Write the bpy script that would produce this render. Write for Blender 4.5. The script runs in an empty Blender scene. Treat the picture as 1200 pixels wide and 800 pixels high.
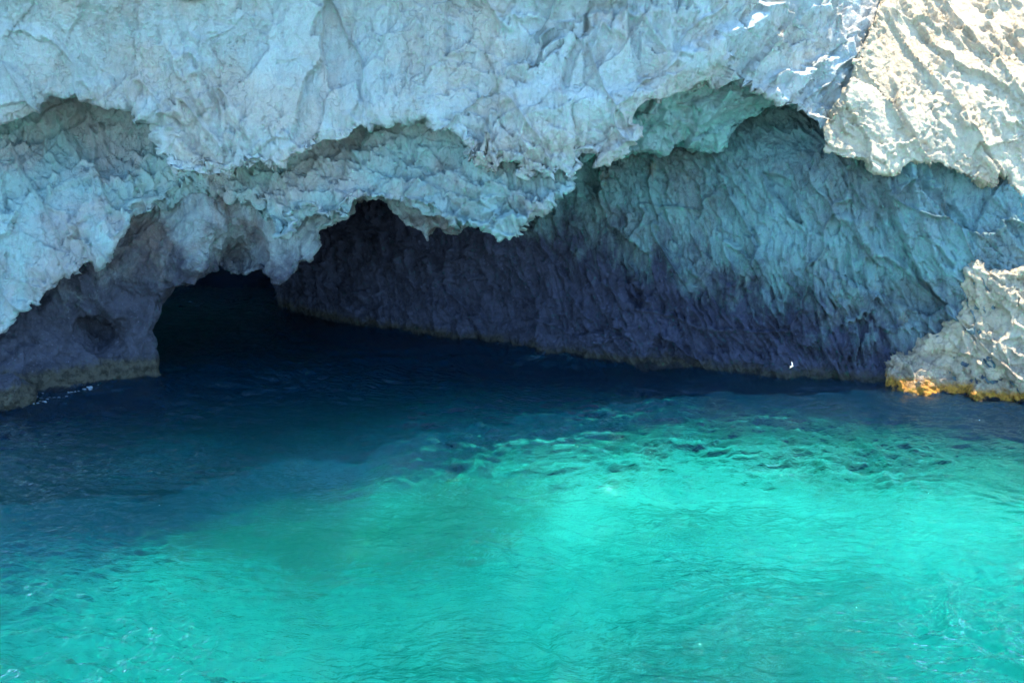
import bpy, math, random, time
import numpy as np
import openvdb as vdb

T0 = time.time()
SC = bpy.context.scene
COL = SC.collection
PI = math.pi

# ------------------------------------------------------------------ camera maths
F = 1448.0                      # focal length in photograph pixels (1200 wide)
CAM_H = 12.0
PITCH = math.radians(-13.0)
CP, SP = math.cos(PITCH), math.sin(PITCH)

def world(u, v, Y):
    """photo pixel (u, v) at forward distance Y -> world x, y, z"""
    a = (np.asarray(u, dtype=np.float64) - 600.0) / F
    b = (400.0 - np.asarray(v, dtype=np.float64)) / F
    dy = CP - b * SP
    dz = SP + b * CP
    return a / dy * Y, Y + 0.0 * a, CAM_H + dz / dy * Y

def water_dist(v):
    b = (400.0 - v) / F
    return -CAM_H / ((SP + b * CP) / (CP - b * SP))

# ------------------------------------------------------------------ noise
def h3(ix, iy, iz, s):
    h = (ix.astype(np.uint32) * np.uint32(374761393) + iy.astype(np.uint32) * np.uint32(668265263)
         + iz.astype(np.uint32) * np.uint32(2147483647 - 58321) + np.uint32((s * 974711 + 12345) & 0xffffffff))
    h = (h ^ (h >> np.uint32(13))) * np.uint32(1274126177)
    h = (h ^ (h >> np.uint32(15))) * np.uint32(2246822519)
    return h ^ (h >> np.uint32(16))

def r01(h):
    return (h & np.uint32(0xffffff)).astype(np.float32) / np.float32(16777215.0)

def vnoise(P, s):
    """smooth value noise in -1..1"""
    i = np.floor(P).astype(np.int32); f = (P - i).astype(np.float32)
    w = f * f * f * (f * (f * 6 - 15) + 10)
    out = np.zeros(len(P), np.float32)
    for dx in (0, 1):
        wx = w[:, 0] if dx else 1 - w[:, 0]
        for dy in (0, 1):
            wy = w[:, 1] if dy else 1 - w[:, 1]
            for dz in (0, 1):
                wz = w[:, 2] if dz else 1 - w[:, 2]
                out += wx * wy * wz * r01(h3(i[:, 0] + dx, i[:, 1] + dy, i[:, 2] + dz, s))
    return out * 2 - 1

def fbm(P, s, o=4, g=0.5):
    a, t, r = 1.0, 0.0, np.zeros(len(P), np.float32)
    for k in range(o):
        r += a * vnoise(P * (2.03 ** k) + 17.3 * k, s + k); t += a; a *= g
    return r / t

def ridge(P, s, o=3, g=0.5):
    a, t, r = 1.0, 0.0, np.zeros(len(P), np.float32)
    for k in range(o):
        r += a * (1 - 2.2 * np.abs(vnoise(P * (2.07 ** k) + 11.1 * k, s + k))); t += a; a *= g
    return r / t

def facets(P, s, slope=0.9, k=0.8, bias=(0, 0, 0), flat=0.6):
    """chipped rock: tilted facets with steps where they meet. -> height, cell value"""
    i0 = np.floor(P).astype(np.int32)
    best = np.full(len(P), -1e9, np.float32); hv = best.copy(); cell = best.copy()
    for dx in (-1, 0, 1):
        for dy in (-1, 0, 1):
            for dz in (-1, 0, 1):
                ix, iy, iz = i0[:, 0] + dx, i0[:, 1] + dy, i0[:, 2] + dz
                a = h3(ix, iy, iz, s)
                qx = P[:, 0] - ix - r01(a); qy = P[:, 1] - iy - r01(a * np.uint32(2654435761) >> np.uint32(3))
                qz = P[:, 2] - iz - r01(a * np.uint32(40503) >> np.uint32(5))
                b = h3(ix, iy, iz, s + 91)
                g1 = (r01(b) - .5) * 2 * slope + bias[0]
                g2 = (r01(b * np.uint32(2654435761) >> np.uint32(4)) - .5) * 2 * slope + bias[1]
                g3 = (r01(b * np.uint32(69069) >> np.uint32(4)) - .5) * 2 * slope + bias[2]
                lin = r01(b * np.uint32(1664525) >> np.uint32(6)) * 0.7 + g1 * qx + g2 * qy + g3 * qz
                q2 = (qx * qx + qy * qy + qz * qz) * k
                val = lin - 2.2 * q2
                m = val > best
                best[m] = val[m]; hv[m] = (lin - (1 - flat) * q2)[m]; cell[m] = r01(a)[m]
    return hv, cell

def fracture(P, s, w=.02):
    """0 on a few long wandering lines, 1 elsewhere"""
    n = vnoise(P.astype(np.float32), s) + .22 * vnoise((P * 3.1).astype(np.float32), s + 1) + .08 * vnoise((P * 9).astype(np.float32), s + 2)
    return 1 - np.exp(-(n / w) ** 2)

def smooth(a, b, x):
    t = np.clip((x - a) / (b - a), 0, 1)
    return t * t * (3 - 2 * t)

# ------------------------------------------------------------------ depth maps and outlines
DU = 3.0
U0, U1, V0, V1 = -200.0, 1400.0, -520.0, 560.0
us = np.arange(U0, U1 + 1, DU); vs = np.arange(V0, V1 + 1, DU)
GU, GV = np.meshgrid(us, vs, indexing='ij')

def tps(pts, smoothing=1e-3):
    """thin plate surface through (u, v, depth) control points"""
    p = np.array(pts, float); n = len(p)
    S = 300.0
    X = p[:, :2] / S
    def phi(r2):
        return 0.5 * r2 * np.log(np.maximum(r2, 1e-12))
    K = phi(((X[:, None] - X[None]) ** 2).sum(-1)) + smoothing * np.eye(n)
    A = np.zeros((n + 3, n + 3)); A[:n, :n] = K
    Q = np.c_[np.ones(n), X]; A[:n, n:] = Q; A[n:, :n] = Q.T
    w = np.linalg.solve(A, np.r_[p[:, 2], 0, 0, 0])
    G = np.stack([GU.ravel(), GV.ravel()], 1) / S
    out = np.zeros(len(G))
    for i in range(n):
        out += w[i] * phi(((G - X[i]) ** 2).sum(1))
    out += w[n] + G @ w[n + 1:]
    return out.reshape(GU.shape).astype(np.float32)

def poly_sd(poly):
    """signed distance in pixels, positive outside"""
    P = np.array(poly, float); x = GU; y = GV
    d = np.full(x.shape, 1e18); ins = np.zeros(x.shape, bool)
    n = len(P)
    for i in range(n):
        a, b = P[i], P[(i + 1) % n]
        e = b - a; l2 = max((e ** 2).sum(), 1e-9)
        t = np.clip(((x - a[0]) * e[0] + (y - a[1]) * e[1]) / l2, 0, 1)
        d = np.minimum(d, (x - a[0] - t * e[0]) ** 2 + (y - a[1] - t * e[1]) ** 2)
        if a[1] != b[1]:
            c = ((a[1] > y) != (b[1] > y)) & (x < (b[0] - a[0]) * (y - a[1]) / (b[1] - a[1]) + a[0])
            ins ^= c
    return (np.sqrt(d) * np.where(ins, -1, 1)).astype(np.float32)

def jag(poly, amp, seed, step=14):
    """break the straight runs of a traced outline into a ragged one (inside the picture area only)"""
    rnd = random.Random(seed); out = []
    n = len(poly)
    for i in range(n):
        a, b = poly[i], poly[(i + 1) % n]
        out.append(a)
        L = math.hypot(b[0] - a[0], b[1] - a[1])
        if L > 260: continue
        k = int(L / step)
        for j in range(1, k):
            t = j / k
            nx, ny = -(b[1] - a[1]) / L, (b[0] - a[0]) / L
            o = rnd.uniform(-amp, amp)
            out.append((a[0] + (b[0] - a[0]) * t + nx * o, a[1] + (b[1] - a[1]) * t + ny * o))
    return out

def mesh_from_layer(depth, sd, ymin, ymax, dy, lip_w=10.0, lip_r=0.5, under=0.35, umin=U0, umax=U1, vmin=V0, vmax=V1, top=False):
    """solid behind the depth surface, inside the outline; the rim curls back and undercuts"""
    iu = (us >= umin) & (us <= umax); iv = (vs >= vmin) & (vs <= vmax)
    D = depth[np.ix_(iu, iv)]
    ys = np.arange(ymin, ymax, dy, dtype=np.float32)
    if sd is not None:
        s = sd[np.ix_(iu, iv)]
        t = np.clip(1 + s / lip_w, 0, 1)                   # 0 inside .. 1 at the rim
        Dr = D + lip_r * (1 - np.sqrt(np.maximum(1 - t * t, 0)))
        s3 = s[:, :, None] * 0.031
    A = ys[None, None, :]
    f = D[:, :, None] - A if sd is None else Dr[:, :, None] - A
    f = f.astype(np.float32)
    if sd is not None:
        f = np.maximum(f, s3 + under * (A - D[:, :, None]) * 0.5)
    f = np.clip(f / dy, -3, 3).astype(np.float32)
    g = vdb.FloatGrid(3.0); g.copyFromArray(f)
    p, q = g.convertToQuads(0.0)
    del f
    u = us[iu][0] + p[:, 0] * DU; v = vs[iv][0] + p[:, 1] * DU; y = ymin + p[:, 2] * dy
    # drop the closing caps at the limits of the block
    cap = ((p[:, 0] < .9) | (p[:, 0] > iu.sum() - 1.9) | ((p[:, 1] < .9) & (not top)) | (p[:, 1] > iv.sum() - 1.9) | (p[:, 2] > len(ys) - 1.9))
    keep = ~(cap[q].all(1))
    q = q[keep]
    used = np.unique(q); remap = np.full(len(p), -1); remap[used] = np.arange(len(used))
    q = remap[q]
    X, Y, Z = world(u[used], v[used], y[used])
    return np.stack([X, Y, Z], 1).astype(np.float32), q.astype(np.int32)

def build_mesh(name, co, q, smooth_on=True):
    me = bpy.data.meshes.new(name)
    me.vertices.add(len(co)); me.vertices.foreach_set('co', co.ravel())
    me.loops.add(q.size); me.loops.foreach_set('vertex_index', q.ravel())
    me.polygons.add(len(q)); me.polygons.foreach_set('loop_start', np.arange(0, q.size, q.shape[1], dtype=np.int32))
    me.update(calc_edges=True)
    me.polygons.foreach_set('use_smooth', np.full(len(q), smooth_on))
    me.update()
    return me

def subdivided(me, levels):
    o = bpy.data.objects.new('work', me); COL.objects.link(o)
    m = o.modifiers.new('s', 'SUBSURF'); m.levels = levels; m.render_levels = levels
    dg = bpy.context.evaluated_depsgraph_get()
    me2 = bpy.data.meshes.new_from_object(o.evaluated_get(dg))
    bpy.data.objects.remove(o); bpy.data.meshes.remove(me)
    return me2

def get_co(me):
    a = np.empty(len(me.vertices) * 3, np.float32); me.vertices.foreach_get('co', a); return a.reshape(-1, 3)
def get_no(me):
    a = np.empty(len(me.vertices) * 3, np.float32); me.vertex_normals.foreach_get('vector', a); return a.reshape(-1, 3)

def displace(me, fn):
    co, no = get_co(me), get_no(me)
    d, tone, *hang = fn(co, no)
    co = co + no * d[:, None]
    if hang: co[:, 2] -= hang[0]
    me.vertices.foreach_set('co', co.astype(np.float32).ravel())
    at = me.attributes.get('tone') or me.attributes.new('tone', 'FLOAT', 'POINT')
    at.data.foreach_set('value', tone.astype(np.float32))
    me.update()

def rock(name, mats, depth, sd, fn, levels=1, fn0=None, **kw):
    co, q = mesh_from_layer(depth, sd, **kw)
    me = build_mesh(name, co, q[:, ::-1])
    if fn0:
        displace(me, fn0)
    me = subdivided(me, levels)
    displace(me, fn)
    me.polygons.foreach_set('use_smooth', np.ones(len(me.polygons), bool))
    me.name = name
    me.materials.clear(); me.materials.append(mats)
    o = bpy.data.objects.new(name, me); COL.objects.link(o)
    o['kind'] = 'structure'
    print(name, len(me.vertices), round(time.time() - T0, 1))
    return o

def axes(P, ang, sx, sy, sz):
    """rotate in the x-z plane by ang, then scale: cells of size sx (along), sy (depth), sz (across)"""
    c, s = math.cos(ang), math.sin(ang)
    a = P[:, 0] * c + P[:, 2] * s; b = -P[:, 0] * s + P[:, 2] * c
    return np.stack([a / sx, P[:, 1] / sy, b / sz], 1).astype(np.float32)
def warp(P, s, sc, amp):
    return P + amp * np.stack([vnoise(P / sc + 5.1, s), vnoise(P / sc + 9.7, s + 1), vnoise(P / sc + 3.3, s + 2)], 1)

# ------------------------------------------------------------------ displacement styles
def ledges(W, ang, period, cellv, sharp=.82):
    """sawtooth beds: each swells outward going down and breaks off in a ragged overhanging edge"""
    t = (W[:, 2] * math.cos(ang) + W[:, 0] * math.sin(ang)) / period + cellv
    f = 1 - (t - np.floor(t))                       # grows downward inside a bed
    return np.where(f < sharp, f / sharp, (1 - f) / (1 - sharp)).astype(np.float32)

def light_rock(P, N):
    """pale limestone: broken beds with hanging edges, smooth faces between them"""
    W = warp(P, 5, 2.8, 0.5); W = warp(W, 8, 0.8, 0.14)
    x, z = P[:, 0], P[:, 2]
    zone = fbm(P / 4.0, 44, 2)
    calm = smooth(-1.5, -5, x) * smooth(8.5, 10.5, z)                     # smoother face, upper left
    rough = (0.35 + 0.65 * smooth(-0.2, 0.3, zone)) * (1 - .6 * calm)
    f1, c1 = facets(axes(W, math.radians(62), 3.0, 2.2, 1.5), 11, 0.6, 0.8, (-0.3, 0, 0.1), .9)
    f2, c2 = facets(axes(W, math.radians(100), 1.0, 0.9, 0.55), 12, 0.8, 0.8, (-0.4, 0, 0), .9)
    f3, c3 = facets(axes(W, math.radians(80), 0.38, 0.34, 0.22), 13, 1.0, 0.8, (-0.5, 0, 0), .9)
    a = math.radians(-28) * (1 - smooth(0, 6, x)) + math.radians(18) * smooth(2, 8, x)
    t1 = ledges(W, math.radians(-24), 2.3, 0.32 * c1 + 0.22 * c2)
    t2 = ledges(W, math.radians(14), 0.85, 0.45 * c2 + 0.2 * c3)
    m1 = smooth(-.15, .35, fbm(P / 3.2 + 7, 46, 2)) * (1 - .75 * calm)
    m2 = smooth(-.05, .3, fbm(P / 1.7 + 3, 47, 2)) * (1 - .7 * calm)
    mid = smooth(-9, -6, x) * smooth(4, 1, x) * smooth(10.5, 8.5, z)
    m1 = np.maximum(m1, .6 * mid); m2 = np.maximum(m2, .7 * mid)
    fr = fracture(axes(P, math.radians(-62), 7, 5, 2.2), 140, .035) * fracture(axes(P, math.radians(40), 6, 5, 2.6), 150, .025)
    d = -.22 * (1 - fr) + 0.42 * (f1 - .3) + rough * (0.20 * (f2 - .3) + 0.14 * (f3 - .3)) + (.55 + .4 * mid) * m1 * t1 + (.24 + .16 * mid) * m2 * t2
    d += 0.055 * fbm(P / 0.32, 30, 4, .65) + 0.3 * fbm(P / 3.5, 50, 2) - .2
    hang = np.clip(.25 * m1 * t1 + .12 * m2 * t2 + .35 * rough * .25 * (f2 - .3), -.1, .6)
    return d, c1 * .4 + c2 * .35 + c3 * .25, hang

def streak_rock(P, N):
    """cave wall: steep slabs and straight striations running down to the right"""
    W = warp(P, 25, 3.5, 0.45); W = warp(W, 28, 0.5, 0.07)
    f2, c2 = facets(axes(W, math.radians(-64), 1.5, 0.8, 0.36), 61, 0.8, 0.8, (0.2, 0, 0.25), .9)
    f3, c3 = facets(axes(W, math.radians(-68), 0.5, 0.32, 0.15), 63, 1.0, 0.8, (0, 0, .2), .9)
    big, c1 = facets(axes(W, math.radians(-57), 5.0, 3, 2.2), 64, 0.7, 0.7, (0, 0, .25), .9)
    t = ledges(W, math.radians(118), 1.6, .4 * c2 + .15 * c3, .8)
    m = smooth(-.1, .35, fbm(P / 2.6, 68, 2))
    low = smooth(5.5, 2.5, P[:, 2])
    fr = fracture(axes(P, math.radians(-60), 8, 5, 2.0), 160, .035) * fracture(axes(P, math.radians(-20), 6, 5, 3), 165, .02)
    d = -.3 * (1 - fr) + (0.17 + .08 * low) * (f2 - .3) + (0.09 + .09 * low) * (f3 - .3) + 0.6 * (big - .3) + .18 * m * t + 0.22 * fbm(P / 2.5, 60, 3) + 0.06 * fbm(axes(P, math.radians(-66), .5, .3, .2), 66, 4, .65)
    d = d * (.4 + .6 * smooth(.1, 1.2, P[:, 2])) + .12 * smooth(.9, .2, P[:, 2] + .4 * fbm(P / .8, 67, 2))
    return d, c1 * .3 + c2 * .4 + c3 * .3

def lumpy_rock(P, N):
    """wave-worn lower rock of the pier"""
    W = warp(P, 75, 1.8, 0.5)
    r = ridge(axes(W, math.radians(55), 2.2, 1.6, 1.1), 70, 3)
    f2, c2 = facets(axes(W, math.radians(100), 0.8, 0.8, 0.5), 71, 0.7, 0.8)
    f3, c3 = facets(axes(W, math.radians(80), 0.3, 0.3, 0.2), 73, 0.8, 0.8)
    d = 0.3 * r + 0.22 * (f2 - .3) + 0.07 * (f3 - .3) + 0.03 * fbm(P / .25, 76, 3)
    d *= 0.35 + 0.65 * smooth(0.3, 1.6, P[:, 2])
    return d, c2 * .6 + c3 * .4

def sunlit_rock(P, N):
    W = warp(P, 85, 2.4, 0.4); W = warp(W, 88, 0.6, 0.1)
    f1, c1 = facets(axes(W, math.radians(-52), 3.2, 2.0, 1.4), 81, 0.65, 0.8, (0, 0, .2), .95)
    f2, c2 = facets(axes(W, math.radians(-56), 0.9, 0.7, 0.45), 82, 0.9, 0.8, (0, 0, .2), .95)
    f3, c3 = facets(axes(W, math.radians(-40), 0.26, 0.24, 0.17), 83, 1.0, 0.8, (0, 0, 0), .95)
    z1 = smooth(-0.1, 0.3, fbm(P / 2.0, 94, 2)); z2 = smooth(-.1, .3, fbm(P / 1.1 + 5, 95, 2))
    t = ledges(W, math.radians(35), 1.5, .35 * c1 + .3 * c2)
    fr = fracture(axes(P, math.radians(-55), 6, 4, 1.8), 170, .04)
    pit = smooth(.38, .6, fbm(P / .45, 97, 2)) * z1
    d = 0.26 * (f1 - .3) + (.25 + .75 * z1) * .10 * (f2 - .3) + (.25 + .85 * z2) * .085 * (f3 - .3) + .08 * z1 * t - .2 * (1 - fr) - .16 * pit + 0.07 * fbm(P / .3, 86, 4, .7)
    return d, c1 * .4 + c2 * .3 + c3 * .3

def low_res(fn):
    return fn

# ------------------------------------------------------------------ materials
def new_mat(name):
    m = bpy.data.materials.new(name); m.use_nodes = True
    nt = m.node_tree; nt.nodes.clear()
    return m, nt
class NB:
    def __init__(s, nt): s.nt = nt
    def n(s, t, **k):
        x = s.nt.nodes.new(t)
        for a, b in k.items():
            if a.startswith('i_'):
                x.inputs[a[2:].replace('_', ' ')].default_value = b
            else: setattr(x, a, b)
        return x
    def l(s, a, b): s.nt.links.new(a, b)
    def mix(s, fac, a, b, mode='MIX'):
        x = s.nt.nodes.new('ShaderNodeMix'); x.data_type = 'RGBA'; x.blend_type = mode
        for sock, v in ((x.inputs['Factor'], fac), (x.inputs['A'], a), (x.inputs['B'], b)):
            s.put(sock, v, sock.type == 'RGBA')
        for i in (6, 7): pass
        return x.outputs[2]
    def put(s, sock, v, col=False):
        if hasattr(v, 'links'): s.nt.links.new(v, sock)
        elif isinstance(v, (tuple, list)): sock.default_value = (*v, 1) if len(v) == 3 and sock.type == 'RGBA' else v
        else: sock.default_value = v
    def math(s, op, a, b=None, c=None, clamp=False):
        x = s.nt.nodes.new('ShaderNodeMath'); x.operation = op; x.use_clamp = clamp
        s.put(x.inputs[0], a)
        if b is not None: s.put(x.inputs[1], b)
        if c is not None: s.put(x.inputs[2], c)
        return x.outputs[0]
    def rng(s, v, a, b, c=0., d=1., smooth=True):
        x = s.nt.nodes.new('ShaderNodeMapRange'); x.interpolation_type = 'SMOOTHSTEP' if smooth else 'LINEAR'
        s.put(x.inputs[0], v)
        for i, q in enumerate((a, b, c, d)): x.inputs[i + 1].default_value = q
        return x.outputs[0]
    def noise(s, vec, scale, detail=4, rough=.55, dist=0.):
        x = s.n('ShaderNodeTexNoise'); s.l(vec, x.inputs['Vector'])
        x.inputs['Scale'].default_value = scale; x.inputs['Detail'].default_value = detail
        x.inputs['Roughness'].default_value = rough; x.inputs['Distortion'].default_value = dist
        return x.outputs['Fac']
    def mapping(s, vec, scale, rot=(0, 0, 0)):
        x = s.n('ShaderNodeMapping'); s.l(vec, x.inputs[0]); x.inputs['Scale'].default_value = scale
        x.inputs['Rotation'].default_value = rot
        return x.outputs[0]

def rock_material(name, pale, warm, dark, low, low_top, band, band_top, streak_ang, low_soft=1.8, crack=0.5, lowx=0., rust=.25):
    """pale/warm/dark: stone colours, with shade and water bounce mixed in for shaded rock; low: wave-worn stone, on the cave wall also shade, below low_top; band: algae at the waterline"""
    m, nt = new_mat(name); b = NB(nt)
    geo = b.n('ShaderNodeNewGeometry'); pos = geo.outputs['Position']
    sep = b.n('ShaderNodeSeparateXYZ'); b.l(pos, sep.inputs[0]); z = sep.outputs['Z']
    tone = b.n('ShaderNodeAttribute', attribute_name='tone').outputs['Fac']
    big = b.noise(pos, .35, 4, .6, .6); midn = b.noise(pos, 1.4, 5, .65, .4); fine = b.noise(pos, 9, 6, .7)
    st = b.mapping(pos, (2.2, 1.2, .5), (0, math.radians(streak_ang), 0))
    stn = b.noise(st, 1.6, 6, .65, .3)
    c = b.mix(b.rng(big, .42, .62), pale, warm)
    c = b.mix(b.math('MULTIPLY', b.rng(stn, .5, .72), .55), c, dark)
    c = b.mix(b.math('MULTIPLY', b.rng(midn, .52, .75), .35), c, warm)
    drip = b.noise(b.mapping(pos, (1.5, 1.0, .28)), .9, 5, .7, .5)
    c = b.mix(b.math('MULTIPLY', b.rng(drip, .60, .70), rust), c, (.30, .22, .12))
    k = b.math('ADD', b.math('MULTIPLY', b.rng(tone, .2, .8, smooth=False), .22), b.math('MULTIPLY', fine, .3))
    k = b.math('ADD', k, .76)
    cm = b.n('ShaderNodeCombineColor'); [b.l(k, cm.inputs[i]) for i in range(3)]
    c = b.mix(1.0, c, cm.outputs[0], 'MULTIPLY')
    sp = b.noise(pos, 26, 3, .8)
    c = b.mix(b.math('MULTIPLY', b.rng(sp, .56, .66), .4), c, dark)
    c = b.mix(b.math('MULTIPLY', b.rng(sp, .44, .36), .35), c, tuple(min(.8, x * 1.25) for x in pale))
    # wave-worn zone and waterline band, with uneven upper edges
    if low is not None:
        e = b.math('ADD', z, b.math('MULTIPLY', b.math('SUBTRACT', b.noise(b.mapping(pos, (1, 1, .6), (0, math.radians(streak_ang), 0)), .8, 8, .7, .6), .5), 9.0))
        if lowx: e = b.math('ADD', e, b.math('MULTIPLY', b.math('SUBTRACT', sep.outputs['X'], 3.0), lowx))  # dark zone climbs towards the inner cave, putting its shade into the colour
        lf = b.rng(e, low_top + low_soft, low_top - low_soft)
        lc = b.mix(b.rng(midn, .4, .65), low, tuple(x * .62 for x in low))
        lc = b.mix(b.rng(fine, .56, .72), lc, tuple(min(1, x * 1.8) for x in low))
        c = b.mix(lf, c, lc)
    e2 = b.math('ADD', z, b.math('MULTIPLY', b.math('SUBTRACT', b.noise(pos, 1.4, 6, .7), .5), 1.1))
    bf = b.rng(e2, band_top + .22, band_top - .16)
    bc = b.mix(b.rng(b.noise(pos, 3.5, 5, .7), .45, .6), band, tuple(x * .42 for x in band))
    bc = b.mix(b.rng(b.noise(pos, 12, 4, .7), .58, .7), bc, tuple(min(.8, x * 1.12) for x in band))
    c = b.mix(bf, c, bc)
    c = b.mix(b.rng(e2, .16, .02), c, (.012, .014, .02))        # wet black rim where the swell washes
    # cracks
    vo = b.n('ShaderNodeTexVoronoi', feature='DISTANCE_TO_EDGE')
    wv = b.n('ShaderNodeTexNoise'); b.l(pos, wv.inputs[0]); wv.inputs['Scale'].default_value = 1.3; wv.inputs['Detail'].default_value = 4
    ad = b.n('ShaderNodeVectorMath', operation='MULTIPLY_ADD'); b.l(wv.outputs['Color'], ad.inputs[0])
    ad.inputs[1].default_value = (1.2, 1.2, 1.2); b.l(b.mapping(pos, (1.1, .9, .45), (0, math.radians(streak_ang), 0)), ad.inputs[2])
    b.l(ad.outputs[0], vo.inputs['Vector']); vo.inputs['Scale'].default_value = .9
    cr = b.rng(vo.outputs['Distance'], 0, .018)
    crm = b.math('MULTIPLY', b.math('SUBTRACT', 1, cr), b.rng(big, .45, .55))
    c = b.mix(b.math('MULTIPLY', crm, crack), c, tuple(x * .3 for x in dark))
    # relief finer than the mesh
    h = b.math('ADD', b.math('MULTIPLY', b.noise(pos, 5, 8, .72, .3), .16), b.math('MULTIPLY', b.noise(st, 5, 6, .7, .5), .08))
    vf = b.n('ShaderNodeTexVoronoi'); b.l(b.mapping(pos, (1, 1, .6), (0, math.radians(streak_ang), 0)), vf.inputs['Vector']); vf.inputs['Scale'].default_value = 7
    h = b.math('ADD', h, b.math('MULTIPLY', vf.outputs['Distance'], .05))
    h = b.math('ADD', h, b.math('MULTIPLY', b.noise(pos, 15, 4, .75), .07))
    h = b.math('SUBTRACT', h, b.math('MULTIPLY', crm, .05))
    pit = b.rng(b.noise(pos, 3.4, 3, .6, 1.5), .64, .72)
    h = b.math('SUBTRACT', h, b.math('MULTIPLY', pit, .10))
    bp = b.n('ShaderNodeBump'); bp.inputs['Strength'].default_value = .9; bp.inputs['Distance'].default_value = 1.0
    b.l(h, bp.inputs['Height'])
    pr = b.n('ShaderNodeBsdfPrincipled'); b.l(c, pr.inputs['Base Color']); b.l(bp.outputs[0], pr.inputs['Normal'])
    b.put(pr.inputs['Roughness'], b.rng(e2, .1, 1.2, .45, .92)); pr.inputs['Specular IOR Level'].default_value = .3
    out = b.n('ShaderNodeOutputMaterial'); b.l(pr.outputs[0], out.inputs[0])
    return m

M_CLIFF = rock_material('pale_limestone', (.52, .60, .61), (.57, .54, .50), (.30, .36, .39), None, 0, (.10, .09, .07), .7, 25, crack=.08)  # shaded copy: cool skylight and aqua bounce put into the colour
M_TIER = rock_material('shade_tinted_limestone', (.37, .54, .54), (.46, .47, .47), (.22, .30, .35), None, 0, (.10, .09, .07), .7, 25, crack=.08)  # shade under the ledge and teal water bounce put into the colour
M_CEIL = rock_material('bounce_tinted_limestone', (.30, .53, .51), (.36, .48, .48), (.18, .28, .31), None, 0, (.10, .09, .07), .7, 40, crack=.08)  # turquoise light off the water put into the ceiling's colour
M_PIER = rock_material('wave_worn_limestone', (.38, .46, .48), (.24, .19, .18), (.13, .16, .20), (.075, .08, .115), 4.8, (.085, .078, .06), .8, 25, crack=.3)
M_CAVE = rock_material('cave_limestone', (.24, .42, .43), (.22, .30, .31), (.07, .12, .17), (.062, .068, .12), 5.6, (.055, .05, .042), .36, -28, crack=.25, lowx=.3, rust=.5)  # navy cave shade and teal water bounce put into the colours
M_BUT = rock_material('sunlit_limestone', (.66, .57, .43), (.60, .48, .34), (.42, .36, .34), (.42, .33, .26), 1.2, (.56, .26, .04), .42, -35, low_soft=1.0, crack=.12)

# ------------------------------------------------------------------ the rock masses
BIG = 2000
# upper cliff above the cave mouth
A_poly = [(-BIG, -BIG), (1500, -BIG), (1500, -60), (1120, -50), (1060, 40), (1010, 150), (960, 152), (945, 142), (930, 130), (908, 118), (880, 108), (855, 97),
          (830, 105), (800, 118), (778, 124), (764, 125), (753, 140), (745, 162), (724, 184), (704, 194), (690, 188), (668, 214), (655, 205), (640, 214), (628, 205), (612, 216), (604, 192), (590, 196),
          (583, 208), (562, 188), (545, 186), (530, 160), (515, 154), (498, 138), (480, 144), (462, 139), (440, 150), (420, 150), (412, 164), (395, 168), (345, 184), (318, 196), (290, 200), (255, 203), (225, 207), (203, 211), (180, 176),
          (176, 152), (160, 121), (130, 126), (105, 124), (75, 119), (45, 117), (30, 132), (0, 142), (-60, 160), (-140, 150), (-BIG, 150)]
A_dep = tps([(-260, 150, 42.2), (-260, -100, 41.6), (0, 140, 42.8), (0, 0, 42.4), (100, 120, 43.0), (200, 205, 42.3), (200, 60, 42.6), (350, 180, 42.4), (350, 0, 43.2), (450, 140, 42.8), (560, 185, 42.2), (600, 80, 42.6), (600, 0, 43.0),
             (700, 180, 42.4), (740, 120, 42.2), (740, 0, 42.4), (800, 0, 42.6), (830, 75, 42.8), (850, 95, 43.6), (900, 0, 43.6), (930, 110, 44.6), (975, 60, 45.2), (1010, 0, 46.8), (1060, -60, 50), (1200, -80, 51), (1440, -80, 50),
             (0, -220, 38.4), (325, -220, 38.6), (500, -220, 40.2), (660, -200, 41.6), (760, -200, 41.7), (880, -200, 43.2), (1100, -250, 52), (1440, -250, 53), (0, -430, 34.6), (378, -430, 35.3), (550, -430, 37.2), (721, -430, 39.8), (852, -430, 43.8), (950, -430, 49), (1200, -430, 57), (1440, -430, 59), (-260, -430, 33.5)])  # points above the view are shaped to cast the shadow on the sea
# second tier: the mass round the arch, down to the hanging tips
B_poly = [(-BIG, -300), (720, -300), (735, 150), (700, 180), (672, 210), (670, 219), (655, 226), (643, 233), (636, 243), (629, 250), (621, 262), (612, 278), (604, 283), (590, 281), (575, 273), (556, 264), (538, 262), (534, 271), (525, 262), (510, 258), (498, 256), (480, 246), (457, 237),
          (437, 234), (417, 238), (411, 252), (400, 262), (392, 250), (378, 254), (362, 246), (352, 254), (346, 266), (340, 281), (328, 280), (318, 276), (312, 258), (304, 247), (285, 236), (262, 226), (245, 222), (222, 228),
          (202, 243), (180, 252), (159, 260), (152, 276), (125, 303), (100, 312), (82, 322), (68, 335), (54, 345), (34, 355), (18, 380), (0, 399), (-60, 430), (-140, 440), (-BIG, 450)]
B_dep = tps([(-260, 440, 43.0), (-260, 200, 44), (0, 390, 43.2), (0, 250, 44.0), (40, 160, 46.0), (110, 150, 46.6), (160, 178, 46.0), (100, 300, 43.6), (120, 230, 44.4), (200, 230, 44.9), (260, 212, 45.1), (330, 262, 43.7), (320, 205, 44.9), (400, 245, 43.5), (400, 180, 44.4), (430, 180, 44.2), (500, 170, 44.0), (500, 240, 43.2), (540, 255, 43.0),
             (600, 278, 42.4), (560, 220, 42.8), (640, 225, 42.6), (700, 180, 43.2), (730, 0, 46), (300, 0, 46), (-100, 0, 46), (0, 100, 46), (700, -250, 50), (0, -250, 50), (-260, -100, 50)])
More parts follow.
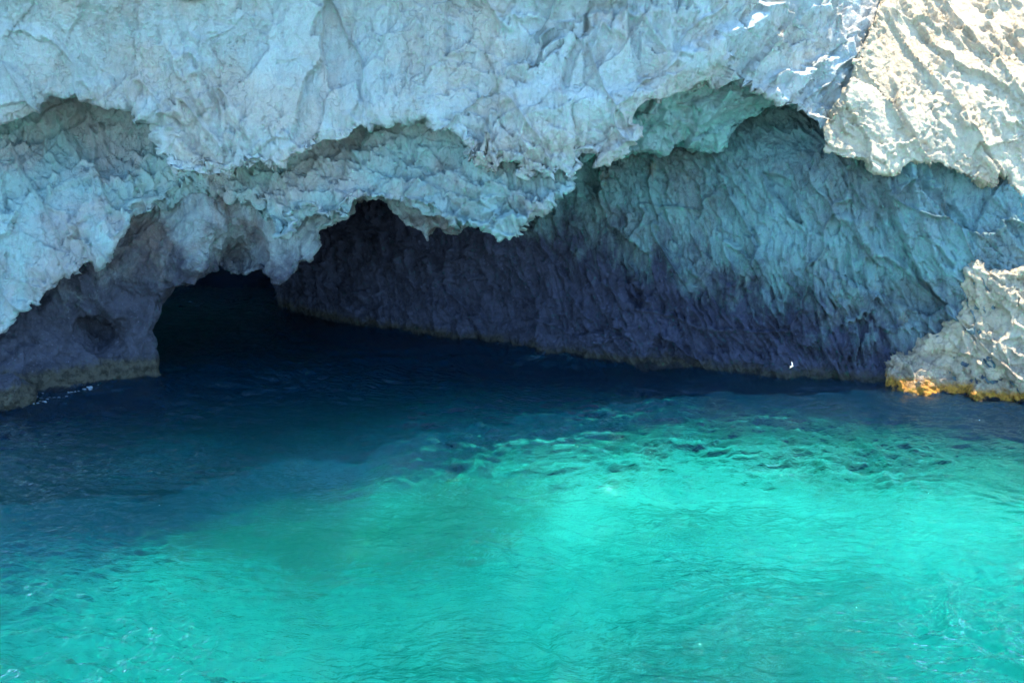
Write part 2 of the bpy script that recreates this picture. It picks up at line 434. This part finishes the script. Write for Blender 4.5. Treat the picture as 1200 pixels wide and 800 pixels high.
# third tier: pier on the left with the arch, and the darker hanging tooth
C_poly = [(-BIG, 100), (300, 60), (560, 190), (575, 272), (560, 262), (548, 266), (538, 268), (525, 278), (511, 274), (501, 287), (490, 276), (481, 273), (468, 262), (456, 250), (447, 240), (436, 238), (418, 244), (412, 262), (400, 266), (392, 268), (381, 272), (376, 284), (371, 292), (366, 304), (358, 312), (350, 326), (338, 337), (327, 338), (318, 330), (317, 326), (300, 321),
          (289, 324), (278, 324), (270, 322), (262, 318), (257, 312), (253, 316), (246, 325), (238, 333), (230, 341), (221, 342), (208, 342), (199, 347), (194, 357), (189, 366), (182, 378), (179, 390), (180, 398), (184, 408), (188, 420), (190, 434), (196, 470), (205, 600), (-BIG, 600)]
C_dep = tps([(-260, 530, 40), (-260, 400, 43.6), (0, 466, 42.9), (0, 380, 44.2), (60, 462, 43.6), (100, 450, 44.3), (100, 380, 45.2), (60, 330, 45.2), (150, 437, 45.2), (185, 435, 45.6), (180, 380, 45.8), (200, 330, 45.4), (120, 300, 45.4), (200, 265, 45.5), (240, 320, 45.2), (260, 270, 45.0), (250, 225, 45.2), (290, 300, 46.2), (275, 300, 46.4), (275, 250, 45.4), (320, 320, 44.8), (330, 335, 44.6), (360, 290, 44.8), (330, 260, 45.0), (350, 290, 44.6),
             (400, 250, 45.2), (450, 200, 46), (500, 280, 45.2), (540, 262, 45.6), (480, 250, 45.6), (300, 100, 48), (0, 150, 48), (190, 560, 44.8), (0, 560, 42)])
# inner ceiling of the cave mouth, right of the arch
D_poly = [(560, 120), (724, 150), (720, 186), (740, 182), (760, 178), (780, 178), (800, 174), (820, 180), (847, 179), (857, 170), (864, 158), (880, 146), (901, 138), (915, 132), (928, 135), (945, 140), (958, 148), (985, 140), (1100, 0), (1100, -200), (560, -200)]
D_dep = tps([(720, 180, 45.4), (760, 120, 44.6), (800, 172, 46.0), (800, 120, 44.8), (850, 175, 46.2), (860, 100, 44.9), (880, 130, 45.8), (920, 125, 45.8), (960, 140, 46.2), (1000, 100, 46.6), (850, 0, 46.6), (700, 0, 48), (1050, 0, 49), (1100, -200, 53), (600, -200, 50)])
# back wall of the cave, running from the dark inlet on the left out to the right
wd = water_dist
W_poly = [(322, 600), (323, 400), (321, 365), (322, 345), (330, 300), (350, 200), (350, -50), (1500, -300), (BIG, 600)]
W_dep = tps([(322, 365, 59), (340, 367, wd(367)), (430, 388, wd(388)), (480, 392, wd(392)), (530, 402, wd(402)), (570, 404, wd(406) + .3), (620, 412, wd(414)), (700, 424, wd(424)), (780, 434, wd(434)), (860, 441, wd(441)), (940, 447, wd(447)), (1030, 452, wd(452)), (1120, 462, wd(463)), (1200, 474, wd(476)), (1440, 500, wd(505)),
             (340, 300, 58.5), (400, 280, 56.5), (480, 330, 54), (500, 270, 53.5), (550, 340, 52.3), (560, 290, 51.5), (640, 330, 49.9), (640, 230, 50.8), (720, 340, 48.3), (720, 215, 49.2), (780, 350, 47.6), (800, 190, 48.6), (840, 250, 47.6), (850, 350, 46.9), (900, 180, 47.2), (930, 150, 47.2), (900, 300, 46.1), (940, 240, 45.9), (985, 190, 45.2), (1000, 215, 45.0), (1000, 330, 45.0), (1050, 225, 44.7), (1060, 400, 44.75), (1090, 350, 44.7), (1110, 225, 44.8), (1130, 300, 44.5), (1170, 240, 44.7), (1180, 290, 44.2), (1200, 190, 45.0), (1200, 240, 44.4), (1200, 320, 43.7), (1300, 300, 44), (1440, 300, 43), (1440, 100, 46),
             (850, 100, 50), (1000, 0, 51), (1200, 0, 50), (600, 100, 53), (322, 0, 60), (340, 560, 60), (600, 560, 50), (900, 560, 46), (1200, 560, 42.5)])
# sunlit foot of the back wall on the right, its shadow edge built into the outline
F_poly = [(1033, 600), (1032, 465), (1031, 445), (1033, 422), (1042, 413), (1062, 408), (1074, 396), (1096, 388), (1115, 372), (1126, 352), (1122, 338), (1130, 312), (1150, 306), (1180, 314), (1220, 300), (1320, 250), (BIG, 200), (BIG, 600)]
F_dep = tps([(1035, 455, 43.9), (1035, 420, 44.5), (1060, 458, 43.2), (1070, 410, 44.4), (1085, 435, 43.6), (1100, 463, wd(464)), (1100, 400, 44.0), (1125, 350, 44.1), (1130, 320, 44.0), (1150, 468, wd(470)), (1150, 400, 43.2), (1160, 330, 43.8), (1200, 475, wd(477)), (1200, 400, 42.3), (1200, 320, 43.3), (1300, 495, 39.6), (1300, 300, 43.6), (1440, 520, 37.5), (1440, 300, 42.5), (1440, 560, 37), (1060, 560, 42.6)])
# bright buttress leaning back at the upper right
E_poly = [(1150, -BIG), (1120, -400), (1040, -60), (1026, 0), (1018, 25), (1008, 45), (996, 70), (990, 95), (972, 125), (958, 148), (960, 160), (963, 180), (985, 192), (1010, 193), (1024, 206), (1048, 210), (1060, 200), (1072, 196), (1100, 196), (1118, 205), (1140, 215), (1160, 224), (1171, 222), (1174, 208), (1180, 205), (1184, 228), (1188, 262), (1204, 292), (1240, 330), (BIG, 300), (BIG, -BIG)]
E_dep = tps([(960, 150, 44.4), (975, 185, 44.2), (1000, 120, 44.5), (1030, 10, 46.5), (1000, 80, 44.95), (1045, 208, 44.2), (1060, 130, 44.8), (1070, 190, 44.4), (1060, 60, 46.2), (1100, 190, 44.5), (1160, 222, 44.35), (1120, 100, 45.6), (1120, 0, 48.0), (1180, 180, 44.8), (1200, 100, 45.4), (1200, 0, 47.9), (1200, 280, 44.5), (1300, 280, 44.4), (1300, 100, 45.6), (1440, 250, 43), (1440, 0, 47), (1040, -100, 50), (1200, -200, 52.5), (1440, -200, 52), (1200, -430, 53.5), (1440, -430, 52), (1080, -430, 55)])
C_dep = C_dep + (1.5 * np.exp(-(((GU - 120) / 24) ** 2 + ((GV - 388) / 20) ** 2) ** 2)).astype(np.float32)     # small sea-worn hollow in the pier
C_dep = C_dep + (1.0 * np.exp(-(((GU - 275) / 20) ** 2 + ((GV - 300) / 22) ** 2) ** 2)).astype(np.float32)
Z_dep = tps([(180, 340, 72), (330, 340, 70), (200, 400, 72), (330, 400, 70), (-260, 0, 70), (-260, 560, 70), (600, 0, 66), (1400, 0, 62), (1400, 560, 62), (600, 560, 66)])

Y2 = 73.0
A_sd = poly_sd(jag(A_poly, 7, 1, 11))
cliff = rock('cliff', M_CLIFF, A_dep, A_sd, light_rock, ymin=37, ymax=58, dy=.22, lip_w=8, lip_r=.3, under=.5, vmin=-60, vmax=260)
def top_rock(P, N):
    d, t = light_rock(P, N)[:2]
    return d + smooth(15, 20, P[:, 2]) * (1.9 * fbm(P / 2.6, 98, 3) + .9 * facets((P / 1.3).astype(np.float32), 99, .8, .8)[0]), t  # extra relief makes the edge of its cast shadow ragged
unseen_cliff_top = rock('unseen_cliff_top', M_CLIFF, A_dep, A_sd, top_rock, levels=0, top=True, ymin=28, ymax=76, dy=.4, lip_w=16, lip_r=.7, under=.5, vmin=-520, vmax=-45)  # out-of-view rock, its overhang shaped to shade the face and the sea
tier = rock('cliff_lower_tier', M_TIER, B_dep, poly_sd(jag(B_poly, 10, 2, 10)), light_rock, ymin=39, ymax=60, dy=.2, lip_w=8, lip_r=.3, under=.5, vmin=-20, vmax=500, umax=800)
pier = rock('rock_arch', M_PIER, C_dep, poly_sd(jag(C_poly, 5, 3, 11)), lumpy_rock, ymin=38, ymax=60, dy=.2, lip_w=9, lip_r=.35, under=.25, vmin=60, umax=640)
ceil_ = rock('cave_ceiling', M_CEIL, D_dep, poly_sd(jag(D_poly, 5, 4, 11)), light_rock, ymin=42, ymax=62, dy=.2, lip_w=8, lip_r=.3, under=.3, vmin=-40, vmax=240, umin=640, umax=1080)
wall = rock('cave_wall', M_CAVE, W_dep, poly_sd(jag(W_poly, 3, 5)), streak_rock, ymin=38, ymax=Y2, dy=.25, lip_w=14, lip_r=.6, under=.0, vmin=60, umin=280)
def foot_rock(P, N):
    d, t = sunlit_rock(P, N)
    W = warp(P, 185, .9, .3)
    a, c = facets(axes(W, math.radians(-50), .7, .5, .4), 186, 1.0, .8, (0, 0, .2), .95)
    k = smooth(.25, .5, fbm(axes(P, math.radians(-40), .9, .6, .45), 188, 3))
    return d * .8 + .16 * (a - .3) - .16 * k + .05 * fbm(P / .28, 189, 3, .7), t * .5 + c * .5
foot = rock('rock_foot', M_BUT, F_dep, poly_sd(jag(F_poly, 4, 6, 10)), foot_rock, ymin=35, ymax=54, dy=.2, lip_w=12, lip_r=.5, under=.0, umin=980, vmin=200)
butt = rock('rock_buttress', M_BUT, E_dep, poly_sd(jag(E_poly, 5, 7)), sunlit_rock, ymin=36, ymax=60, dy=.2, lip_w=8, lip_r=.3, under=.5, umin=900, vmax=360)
tun = rock('cave_end_wall', M_CAVE, Z_dep, None, streak_rock, levels=0, ymin=58, ymax=Y2, dy=.3)

# ------------------------------------------------------------------ water, seabed
def grid_mesh(name, x0, x1, y0, y1, nx, ny, zf):
    xs = np.linspace(x0, x1, nx); ys = np.linspace(y0, y1, ny)
    X, Y = np.meshgrid(xs, ys, indexing='ij')
    P = np.stack([X.ravel(), Y.ravel(), np.zeros(X.size)], 1).astype(np.float32)
    P[:, 2] = zf(P)
    i = np.arange(nx * ny).reshape(nx, ny)
    q = np.stack([i[:-1, :-1].ravel(), i[1:, :-1].ravel(), i[1:, 1:].ravel(), i[:-1, 1:].ravel()], 1).astype(np.int32)
    return build_mesh(name, P, q)

def waves(P):
    Q = P.copy(); Q[:, 2] = 0
    W = Q.copy(); W[:, :2] += 0.8 * np.stack([vnoise(Q / 3 + 3, 301), vnoise(Q / 3 + 7, 302)], 1)
    c, sn = math.cos(.16), math.sin(.16)
    W = np.stack([W[:, 0] * c - W[:, 1] * sn, W[:, 0] * sn + W[:, 1] * c, W[:, 2]], 1)
    s = np.array([1 / 2.6, 1 / 1.4, 1], np.float32)
    gust = .45 + .55 * smooth(-.3, .4, fbm(Q / np.array([9, 5, 1]), 305, 3))
    z = 0.11 * fbm(W * s * .6, 310, 2) + gust * (0.27 * ridge(W * s * 1.25 + 3, 311, 4, .64) + 0.17 * fbm(W * s * 4, 315, 3, .65))
    return z
def bed(P):
    x, y = P[:, 0], P[:, 1]
    Q = P.copy(); Q[:, 2] = 0
    d = 3.3 + .8 * smooth(-2, -18, x) + 2.5 * smooth(44, 54, y) - 0.9 * np.exp(-((x - 7) / 9) ** 2 - ((y - 36) / 4.5) ** 2) + 2.6 * smooth(34, 27, y)
    return -d + 0.6 * fbm(Q / 6, 330, 4) + .2 * fbm(Q / 1.6, 340, 3)

def seabed_material():
    m, nt = new_mat('sand_and_weed'); b = NB(nt)
    pos = b.n('ShaderNodeNewGeometry').outputs['Position']
    st = b.mapping(pos, (.45, 1, 1), (0, 0, .12))
    n = b.noise(st, .15, 7, .62, 1.0); n2 = b.noise(st, .8, 6, .68, 1.2); n3 = b.noise(pos, 6, 4, .7)
    sand = b.mix(n3, (.66, .65, .56), (.54, .53, .45))
    k = b.math('ADD', b.math('MULTIPLY', n, .7), b.math('MULTIPLY', n2, .3))
    c = b.mix(b.rng(k, .475, .53), sand, (.16, .19, .11))
    c = b.mix(b.math('MULTIPLY', b.rng(n2, .54, .60), .8), c, (.30, .31, .22))
    sx = b.n('ShaderNodeSeparateXYZ'); b.l(pos, sx.inputs[0])
    dk = b.math('MULTIPLY', b.rng(b.math('ADD', sx.outputs[0], b.math('MULTIPLY', b.math('SUBTRACT', n, .5), 10)), -12, -19), .3)   # weed meadow on the left
    c = b.mix(dk, c, (.16, .2, .12))
    pr = b.n('ShaderNodeBsdfPrincipled'); b.l(c, pr.inputs['Base Color']); pr.inputs['Roughness'].default_value = 1
    out = b.n('ShaderNodeOutputMaterial'); b.l(pr.outputs[0], out.inputs[0])
    return m

def water_material():
    m, nt = new_mat('clear_turquoise_water'); b = NB(nt)
    pos = b.n('ShaderNodeNewGeometry').outputs['Position']
    st = b.mapping(pos, (.6, 1.25, 1), (0, 0, .1))
    h = b.math('ADD', b.math('MULTIPLY', b.noise(st, 3.0, 5, .6, .6), .2), b.math('MULTIPLY', b.noise(st, 11, 3, .6, .4), .02))
    bp = b.n('ShaderNodeBump'); bp.inputs['Strength'].default_value = .8; bp.inputs['Distance'].default_value = 1.0; b.l(h, bp.inputs['Height'])
    gl = b.n('ShaderNodeBsdfGlossy'); gl.inputs['Roughness'].default_value = .02; b.l(bp.outputs[0], gl.inputs['Normal'])
    rf = b.n('ShaderNodeBsdfRefraction'); rf.inputs['IOR'].default_value = 1.33; rf.inputs['Roughness'].default_value = .0; b.l(bp.outputs[0], rf.inputs['Normal'])
    fr = b.n('ShaderNodeFresnel'); fr.inputs['IOR'].default_value = 1.33; b.l(bp.outputs[0], fr.inputs['Normal'])
    tr = b.n('ShaderNodeBsdfTransparent'); df = b.n('ShaderNodeBsdfDiffuse'); df.inputs['Color'].default_value = (.0, .15, .38, 1); b.l(bp.outputs[0], df.inputs['Normal'])
    mx = b.n('ShaderNodeMixShader'); mx.inputs[0].default_value = .14; b.l(rf.outputs[0], mx.inputs[1]); b.l(tr.outputs[0], mx.inputs[2])
    m0 = b.n('ShaderNodeMixShader'); m0.inputs[0].default_value = .06; b.l(mx.outputs[0], m0.inputs[1]); b.l(df.outputs[0], m0.inputs[2])   # a little suspended matter
    m2 = b.n('ShaderNodeMixShader'); b.l(fr.outputs[0], m2.inputs[0]); b.l(m0.outputs[0], m2.inputs[1]); b.l(gl.outputs[0], m2.inputs[2])
    ab = b.n('ShaderNodeVolumeAbsorption'); ab.inputs['Color'].default_value = (.004, .89, .885, 1); ab.inputs['Density'].default_value = .58
    out = b.n('ShaderNodeOutputMaterial'); b.l(m2.outputs[0], out.inputs[0]); b.l(ab.outputs[0], out.inputs['Volume'])
    return m

def simple(name, me, mat, kind='structure'):
    me.materials.append(mat); o = bpy.data.objects.new(name, me); COL.objects.link(o)
    if kind: o['kind'] = kind
    return o

# sea surface: fine where it is seen close up, coarse outside, closed into a body so that its volume is enclosed
xs = np.concatenate([np.linspace(-90, -32, 30)[:-1], np.linspace(-32, -20, 120)[:-1], np.linspace(-20, 21, 820)[:-1], np.linspace(21, 32, 110)[:-1], np.linspace(32, 90, 30)])
ys = np.concatenate([np.linspace(-20, 14, 40)[:-1], np.linspace(14, 21, 120)[:-1], np.linspace(21, 46, 680)[:-1], np.linspace(46, 62, 200)[:-1], np.linspace(62, 75.8, 30)])
X, Y = np.meshgrid(xs, ys, indexing='ij')
P = np.stack([X.ravel(), Y.ravel(), np.zeros(X.size)], 1).astype(np.float32); P[:, 2] = waves(P)
nx, ny = X.shape
ii = np.arange(nx * ny).reshape(nx, ny)
q = np.stack([ii[:-1, :-1].ravel(), ii[1:, :-1].ravel(), ii[1:, 1:].ravel(), ii[:-1, 1:].ravel()], 1).astype(np.int32)
rim = np.concatenate([ii[:, 0], ii[-1, 1:], ii[-2::-1, -1], ii[0, -2:0:-1]])
nb = len(P); low = P[rim].copy(); low[:, 2] = -30
P = np.concatenate([P, low]); kk = np.arange(len(rim)); k2 = (kk + 1) % len(rim)
q = np.concatenate([q, np.stack([rim[k2], rim[kk], nb + kk, nb + k2], 1).astype(np.int32)])
me = build_mesh('sea', P, q)
me.materials.clear()
print('sea', len(P), round(time.time() - T0, 1))
sea = simple('sea', me, water_material())
sb = simple('seabed', grid_mesh('seabed', -89, 89, -19, 75.5, 360, 220, bed), seabed_material())


# ------------------------------------------------------------------ boulder, foam, bird
import bmesh
bm = bmesh.new(); bmesh.ops.create_icosphere(bm, subdivisions=6, radius=1.0)
me = bpy.data.meshes.new('boulder'); bm.to_mesh(me); bm.free()
co = get_co(me); co = co * np.array([1.25, .9, .85], np.float32)
P = co + 31.0
d = .2 * (facets(P / .7, 401, .6, .8)[0] - .3) + .07 * (facets(P / .25, 402, .8, .8)[0] - .3) + .12 * fbm(P / .8, 403, 3)
nn = co / np.linalg.norm(co, axis=1)[:, None]
co = co + nn * d[:, None]
me.vertices.foreach_set('co', co.astype(np.float32).ravel())
at = me.attributes.new('tone', 'FLOAT', 'POINT'); at.data.foreach_set('value', np.full(len(co), .5, np.float32))
me.polygons.foreach_set('use_smooth', np.ones(len(me.polygons), bool)); me.update()
bo = simple('boulder', me, M_PIER, None)
x, y, z = world(-2, 468, 42.0)
bo.location = (float(x), float(y), .25)
bo['label'] = 'low brown rounded boulder in the sea at the foot of the left rock arch'; bo['category'] = 'boulder'

def mat_plain(name, col, rough, extra=0):
    m, nt = new_mat(name); b = NB(nt)
    pos = b.n('ShaderNodeNewGeometry').outputs['Position']
    c = b.mix(b.noise(pos, 9, 4), col, tuple(x * .8 for x in col))
    pr = b.n('ShaderNodeBsdfPrincipled'); b.l(c, pr.inputs['Base Color']); pr.inputs['Roughness'].default_value = rough
    out = b.n('ShaderNodeOutputMaterial'); b.l(pr.outputs[0], out.inputs[0])
    return m
M_FOAM = mat_plain('sea_foam', (.28, .33, .38), .8)
rnd = random.Random(5)
bm = bmesh.new()
for (u0, v0, wpx, n) in [(28, 466, 22, 46), (86, 462, 9, 34), (105, 457, 14, 34), (146, 441, 16, 44), (60, 470, 30, 30), (40, 476, 26, 16), (172, 439, 12, 14), ]:
    for _ in range(n // 3):
        u = u0 + rnd.gauss(0, wpx * .5); v = v0 + rnd.gauss(0, .8) - (u - u0) * .16
        Y = water_dist(v); X = float(world(u, v, Y)[0])
        zz = float(waves(np.array([[X, Y, 0]], np.float32))[0]) + .012
        r = rnd.uniform(.008, .04)
        ring = []
        k = 9; ph = rnd.random() * 6
        for j in range(k):
            a = 2 * PI * j / k + ph; rr = r * rnd.uniform(.5, 1.2)
            ring.append((X + math.cos(a) * rr * 2.6, Y + math.sin(a) * rr))
        base = [bm.verts.new((p[0], p[1], zz - .03)) for p in ring]
        top = [bm.verts.new((X + (p[0] - X) * .7, Y + (p[1] - Y) * .7, zz + r * .22)) for p in ring]
        bm.faces.new(top)
        for j in range(k): bm.faces.new((base[j], base[(j + 1) % k], top[(j + 1) % k], top[j]))
me = bpy.data.meshes.new('foam'); bm.to_mesh(me); bm.free()
fo = simple('foam', me, M_FOAM, 'stuff')

# small white bird on the wing in front of the cave wall
bm = bmesh.new()
def loft(secs, n=10, ax='x'):
    rings = []
    for (c, ry, rz) in secs:
        rings.append([bm.verts.new((c[0], c[1] + math.cos(2 * PI * j / n) * ry, c[2] + math.sin(2 * PI * j / n) * rz)) for j in range(n)])
    for a, b_ in zip(rings, rings[1:]):
        for j in range(n): bm.faces.new((a[j], a[(j + 1) % n], b_[(j + 1) % n], b_[j]))
    bm.faces.new(rings[0][::-1]); bm.faces.new(rings[-1])
loft([((-.16, 0, .005), .030, .004), ((-.10, 0, 0), .020, .012), ((-.03, 0, 0), .034, .032), (( .03, 0, 0), .036, .036), ((.075, 0, .008), .022, .024), ((.10, 0, .014), .022, .023), ((.122, 0, .012), .012, .012), ((.15, 0, .006), .003, .003)])
def wing(sy):
    st = [((.045, .025, .02), .075, .010), ((.055, .10, .075), .070, .007), ((.03, .18, .11), .052, .005), ((-.03, .27, .135), .022, .003), ((-.06, .31, .14), .004, .001)]
    prev = None
    for (c, ch, th) in st:
        cur = [bm.verts.new((c[0] + dx * ch, c[1] * sy, c[2] + dz * th)) for dx, dz in ((.35, 0), (0, 1), (-.7, .2), (-1, 0), (-.6, -.5), (0, -.6))]
        if prev:
            for j in range(6): bm.faces.new((prev[j], prev[(j + 1) % 6], cur[(j + 1) % 6], cur[j]))
        else: bm.faces.new(cur)
        prev = cur
    bm.faces.new(prev)
wing(1); wing(-1)
bmesh.ops.recalc_face_normals(bm, faces=bm.faces)
me = bpy.data.meshes.new('bird'); bm.to_mesh(me); bm.free()
me.polygons.foreach_set('use_smooth', np.ones(len(me.polygons), bool))
bird = simple('bird', me, mat_plain('white_feathers', (.85, .86, .84), .7), None)
x, y, z = world(928, 429, 43.2)
bird.location = (float(x), float(y), float(z)); bird.rotation_euler = (math.radians(38), math.radians(-12), math.radians(-35)); bird.scale = (.52, .52, .52)
bird['label'] = 'small white bird flying low over the water before the dark cave wall'; bird['category'] = 'bird'

# ------------------------------------------------------------------ light, sky, camera
sun_dir = np.array([.30, .10, .95]); sun_dir /= np.linalg.norm(sun_dir)
w = bpy.data.worlds.new('World'); SC.world = w; w.use_nodes = True
nt = w.node_tree; nt.nodes.clear(); b = NB(nt)
sky = b.n('ShaderNodeTexSky', sky_type='NISHITA'); sky.sun_disc = False; sky.ozone_density = 5.0; sky.air_density = 1.0; sky.dust_density = .3
elev = math.asin(sun_dir[2]); az = math.atan2(sun_dir[0], sun_dir[1])
sky.sun_elevation = elev; sky.sun_rotation = az
bg = b.n('ShaderNodeBackground'); bg.inputs['Strength'].default_value = .15; b.l(b.mix(1.0, sky.outputs[0], (.80, 1.0, 1.0), 'MULTIPLY'), bg.inputs[0])
wo = b.n('ShaderNodeOutputWorld'); b.l(bg.outputs[0], wo.inputs[0])
L = bpy.data.lights.new('sun', 'SUN'); L.energy = 3.3; L.angle = math.radians(.5); L.color = (1, .87, .64)
lo = bpy.data.objects.new('sun', L); COL.objects.link(lo)
from mathutils import Vector
lo.rotation_euler = Vector(sun_dir).to_track_quat('Z', 'Y').to_euler(); lo.location = (10, 40, 60)

cd = bpy.data.cameras.new('camera'); cam = bpy.data.objects.new('camera', cd); COL.objects.link(cam)
cd.sensor_fit = 'HORIZONTAL'; cd.sensor_width = 36; cd.lens = 36 * F / 1200; cd.clip_start = .1; cd.clip_end = 3000
cam.location = (0, 0, CAM_H); cam.rotation_euler = (PI / 2 + PITCH, 0, 0)
SC.camera = cam
SC.view_settings.view_transform = 'Standard'; SC.view_settings.look = 'None'; SC.view_settings.exposure = 2.2; SC.view_settings.gamma = 1
SC.cycles.use_denoising = True; SC.cycles.blur_glossy = 3.0
SC.cycles.max_bounces = 7; SC.cycles.transparent_max_bounces = 12
print('script', round(time.time() - T0, 1))
